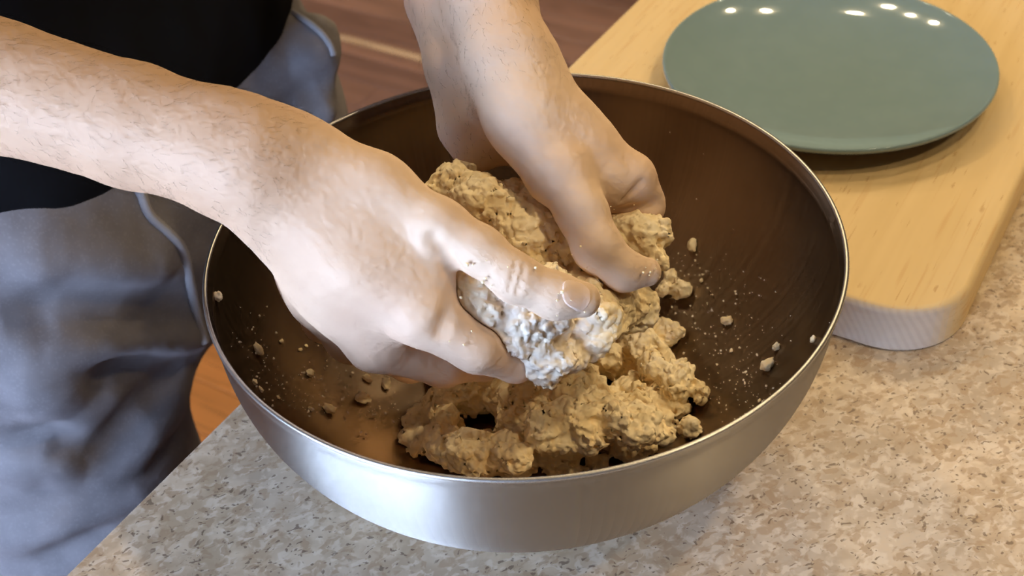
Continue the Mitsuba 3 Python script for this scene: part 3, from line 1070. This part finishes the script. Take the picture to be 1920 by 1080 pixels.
# the heap left in the bottom of the bowl
from shapely.geometry import Polygon, Point
OUT = Polygon([(748, 835), (768, 790), (800, 762), (815, 712), (900, 700), (1010, 702), (1100, 690), (1158, 655), (1180, 610), (1222, 590), (1236, 650), (1262, 700), (1290, 702), (1338, 748),
               (1268, 786), (1262, 830), (1180, 872), (1060, 892), (960, 898), (880, 890), (800, 868)])
HOLES = [Polygon([(872, 790), (930, 790), (926, 820), (868, 822)]), Polygon([(790, 800), (812, 800), (812, 816), (790, 816)]), Polygon([(1135, 722), (1170, 714), (1180, 736), (1140, 742)])]
heap = Lumps(1.0, 0.003)
cnt = 0
while cnt < 330:
    x, y = 740 + 610 * rng.random(), 585 + 320 * rng.random()
    pt = Point(x, y)
    if not OUT.contains(pt) or any(h.contains(pt) for h in HOLES):
        continue
    depth = OUT.exterior.distance(pt)
    hole = min(h.distance(pt) for h in HOLES)
    r = 0.0042 + 0.0062 * rng.random() ** 1.3
    if depth < r * 3400 * 0.8 or hole < r * 3400 * 0.7:
        r = 0.0038
    top = min(depth, hole * 1.3, 70) / 70 * 0.026
    p, nrm = in_bowl(x, y)
    lift = r * 0.7 + top * rng.random()
    q = p + Z * lift * 0.8 + (CAM - p) / np.linalg.norm(CAM - p) * lift * 0.5
    heap.add(q, r)
    cnt += 1
for pts, radii, n in [([(1010, 820, 0.660), (1080, 790, 0.662), (1180, 800, 0.662), (1230, 800, 0.668)], [0.014, 0.016, 0.016, 0.012], 50),
                      ([(820, 830, 0.672), (880, 850, 0.660), (960, 850, 0.657)], [0.010, 0.011, 0.012], 30),
                      ([(960, 740, 0.690), (1080, 745, 0.684), (1150, 770, 0.676)], [0.012, 0.014, 0.012], 36)]:
    heap.along(pts, radii, n, (0.0045, 0.0105))
heap.done()
put('dough_heap', nets(Above(heap), 0.00115), 'm_dough')
tag('dough_heap', 'heap of shaggy crumbly dough lying in the bottom of the steel bowl', 'dough')

# pieces lying apart
for i, (pts, rad, n, small, text) in enumerate([
        ([(1252, 548), (1262, 525), (1282, 545)], 0.0055, 22, (0.002, 0.0045), 'loose lump of dough on the far inner wall right of the left thumb tip'),
        ([(1240, 640), (1248, 622), (1268, 632)], 0.0075, 26, (0.003, 0.006), 'loose dough lump perched at the upper right tip of the heap'),
        ([(1295, 818), (1306, 812)], 0.0055, 12, (0.003, 0.005), 'smooth dough lump against the near rim, right end of the heap')]):
    f = Lumps(0.8)
    c = [in_bowl(x, y)[0] + in_bowl(x, y)[1] * rad * 0.75 for x, y in pts]
    for _ in range(n):
        v = rng.normal(size=3)
        r = small[0] + (small[1] - small[0]) * rng.random()
        f.add(c[int(rng.integers(len(c)))] + v / np.linalg.norm(v) * max(rad - r, 0) * rng.random() ** 0.5, r)
    f.done()
    put(num('dough_lump', i), nets(Above(f), 0.0009), 'm_dough')
    tag(num('dough_lump', i), text, 'dough')

CRUMBS = [
    (1300, 461, 20, 'flat dough crumb on the dark far wall, right of the floury tuft'),
    (1365, 603, 19, 'small dough crumb halfway up the right inner wall above the bright glint'),
    (1443, 687, 27, 'largest dough crumb on the right inner wall, near the rim'),
    (1459, 651, 16, 'dough crumb just above the largest one on the right inner wall'),
    (1527, 637, 14, 'whitish dough crumb right below the rim at the board corner'),
    (1372, 658, 7, 'speck-sized dough crumb below the middle of the right inner wall'),
    (1316, 526, 7, 'tiny pale dough crumb just right of the loose lump on the far wall'),
    (480, 657, 21, 'oblong dough crumb on the left inner wall, the largest there'),
    (404, 556, 19, 'dough crumb high on the left inner wall close to the rim'),
    (527, 641, 9, 'small dough crumb right of the oblong one on the left inner wall'),
    (562, 656, 7, 'tiny dough crumb left of the curled fingers, lower of a pair'),
    (574, 649, 6, 'tiny dough crumb left of the curled fingers, upper of a pair'),
    (580, 701, 15, 'dough crumb on the left inner wall below the tiny pair'),
    (615, 770, 22, 'pointed dough crumb alone on the lower left inner wall'),
    (582, 768, 9, 'faint small dough crumb left of the pointed one'),
    (678, 750, 26, 'long dough crumb left of the bright glint in the bowl'),
    (688, 712, 15, 'dough crumb under the knuckles, left one of two side by side'),
    (722, 722, 20, 'dough crumb under the knuckles, right one of two side by side'),
    (767, 712, 10, 'small dough crumb under the index finger knuckle'),
    (476, 717, 11, 'small dough crumb near the left rim, upper one of two'),
    (488, 731, 10, 'small dough crumb near the left rim, lower one of two'),
    (521, 746, 7, 'speck of dough near the left rim, right of two small crumbs'),
    (1425, 752, 7, 'speck of dough near the right rim below the largest crumb'),
]
ico = trimesh.creation.icosphere(2)
for i, (x, y, px, text) in enumerate(CRUMBS):
    p, nrm = in_bowl(x, y)
    t = (p - CAM) @ FW
    r = px * t / FPX * 0.5
    a = np.cross(nrm, rng.normal(size=3))
    a /= np.linalg.norm(a)
    b = np.cross(nrm, a)
    v = ico.vertices.copy()
    v *= 1 + 0.9 * (meshkit.noise(v * 1.7 + 10 * i, i)[:, None] - 0.45) + 0.35 * (meshkit.noise(v * 4 + 5 * i, i + 50)[:, None] - 0.5)
    el = 1 + 0.35 * rng.random()
    w = p + nrm * r * 0.5 + r * (v[:, :1] * a * el + v[:, 1:2] * b / el + v[:, 2:] * nrm * 0.65)
    scene[num('dough_crumb', i)] = ply((w, ico.faces), 'm_dough', smooth=45)
    tag(num('dough_crumb', i), text, 'crumb', 'dough crumbs stuck inside the bowl')

# flecks of flour and crumbs clinging to the steel
fl_v, fl_f = [], []
octa = trimesh.creation.icosphere(0)
for cx, cy, sx, sy, n in [(1340, 600, 110, 90, 150), (1400, 730, 60, 60, 90), (1290, 520, 70, 40, 60), (560, 730, 90, 60, 110), (480, 660, 50, 70, 40), (1170, 640, 60, 40, 40), (720, 780, 60, 40, 50), (1300, 300, 150, 120, 14)]:
    for _ in range(n):
        x, y = cx + sx * rng.normal() * 0.6, cy + sy * rng.normal() * 0.6
        if not (400 < x < 1570 and 170 < y < 880):
            continue
        p, nrm = in_bowl(x, y)
        if float(off_axis(p)) > RIM - 0.003 or p[2] > H - 0.01:
            continue
        r = 0.00022 + 0.0006 * rng.random() ** 3
        if float(heap(p[None])[0]) < 0.003:
            continue
        fl_f.append(octa.faces + 12 * len(fl_v))
        fl_v.append(p + nrm * (r * 1.5 + 0.0008) + r * octa.vertices * (1 + 0.5 * rng.normal(size=(12, 1)) * 0.5))
scene['flour_flecks'] = ply((np.concatenate(fl_v), np.concatenate(fl_f)), 'm_flour')
tag('flour_flecks', 'tiny pale flecks of flour scattered over the inside of the bowl', 'flour', kind='stuff')

# crumbs of dough sticking to the skin
bt_v, bt_f = [], []
small = trimesh.creation.icosphere(1)
for x0, y0, x1, y1, n in [(855, 490, 960, 560, 8), (900, 460, 1010, 540, 3), (1030, 540, 1100, 590, 6), (1140, 378, 1235, 394, 8), (1200, 490, 1235, 520, 8), (840, 600, 975, 690, 4), (1060, 420, 1120, 520, 3)]:
    for _ in range(n):
        x, y = x0 + (x1 - x0) * rng.random(), y0 + (y1 - y0) * rng.random()
        q = march(body, x, y)
        if q is None or float(held(q[None])[0]) < 0.004 or float(tuft(q[None])[0]) < 0.004:
            continue
        e = 5e-4
        g = np.array([float(body((q + e * a)[None])[0] - body((q - e * a)[None])[0]) for a in np.eye(3)])
        g /= np.linalg.norm(g) + 1e-9
        r = 0.0003 + 0.0008 * rng.random() ** 2.5
        bt_f.append(small.faces + len(small.vertices) * len(bt_v))
        v = small.vertices * (1 + 0.7 * (meshkit.noise(small.vertices * 2 + 9 * len(bt_v), 3)[:, None] - 0.5))
        bt_v.append(q + g * (r * 1.5 + 0.0006) + r * v)
scene['dough_bits'] = ply((np.concatenate(bt_v), np.concatenate(bt_f)), 'm_dough', smooth=60)
tag('dough_bits', 'small bits of dough sticking to the thumbs and fingers', 'dough', kind='stuff')
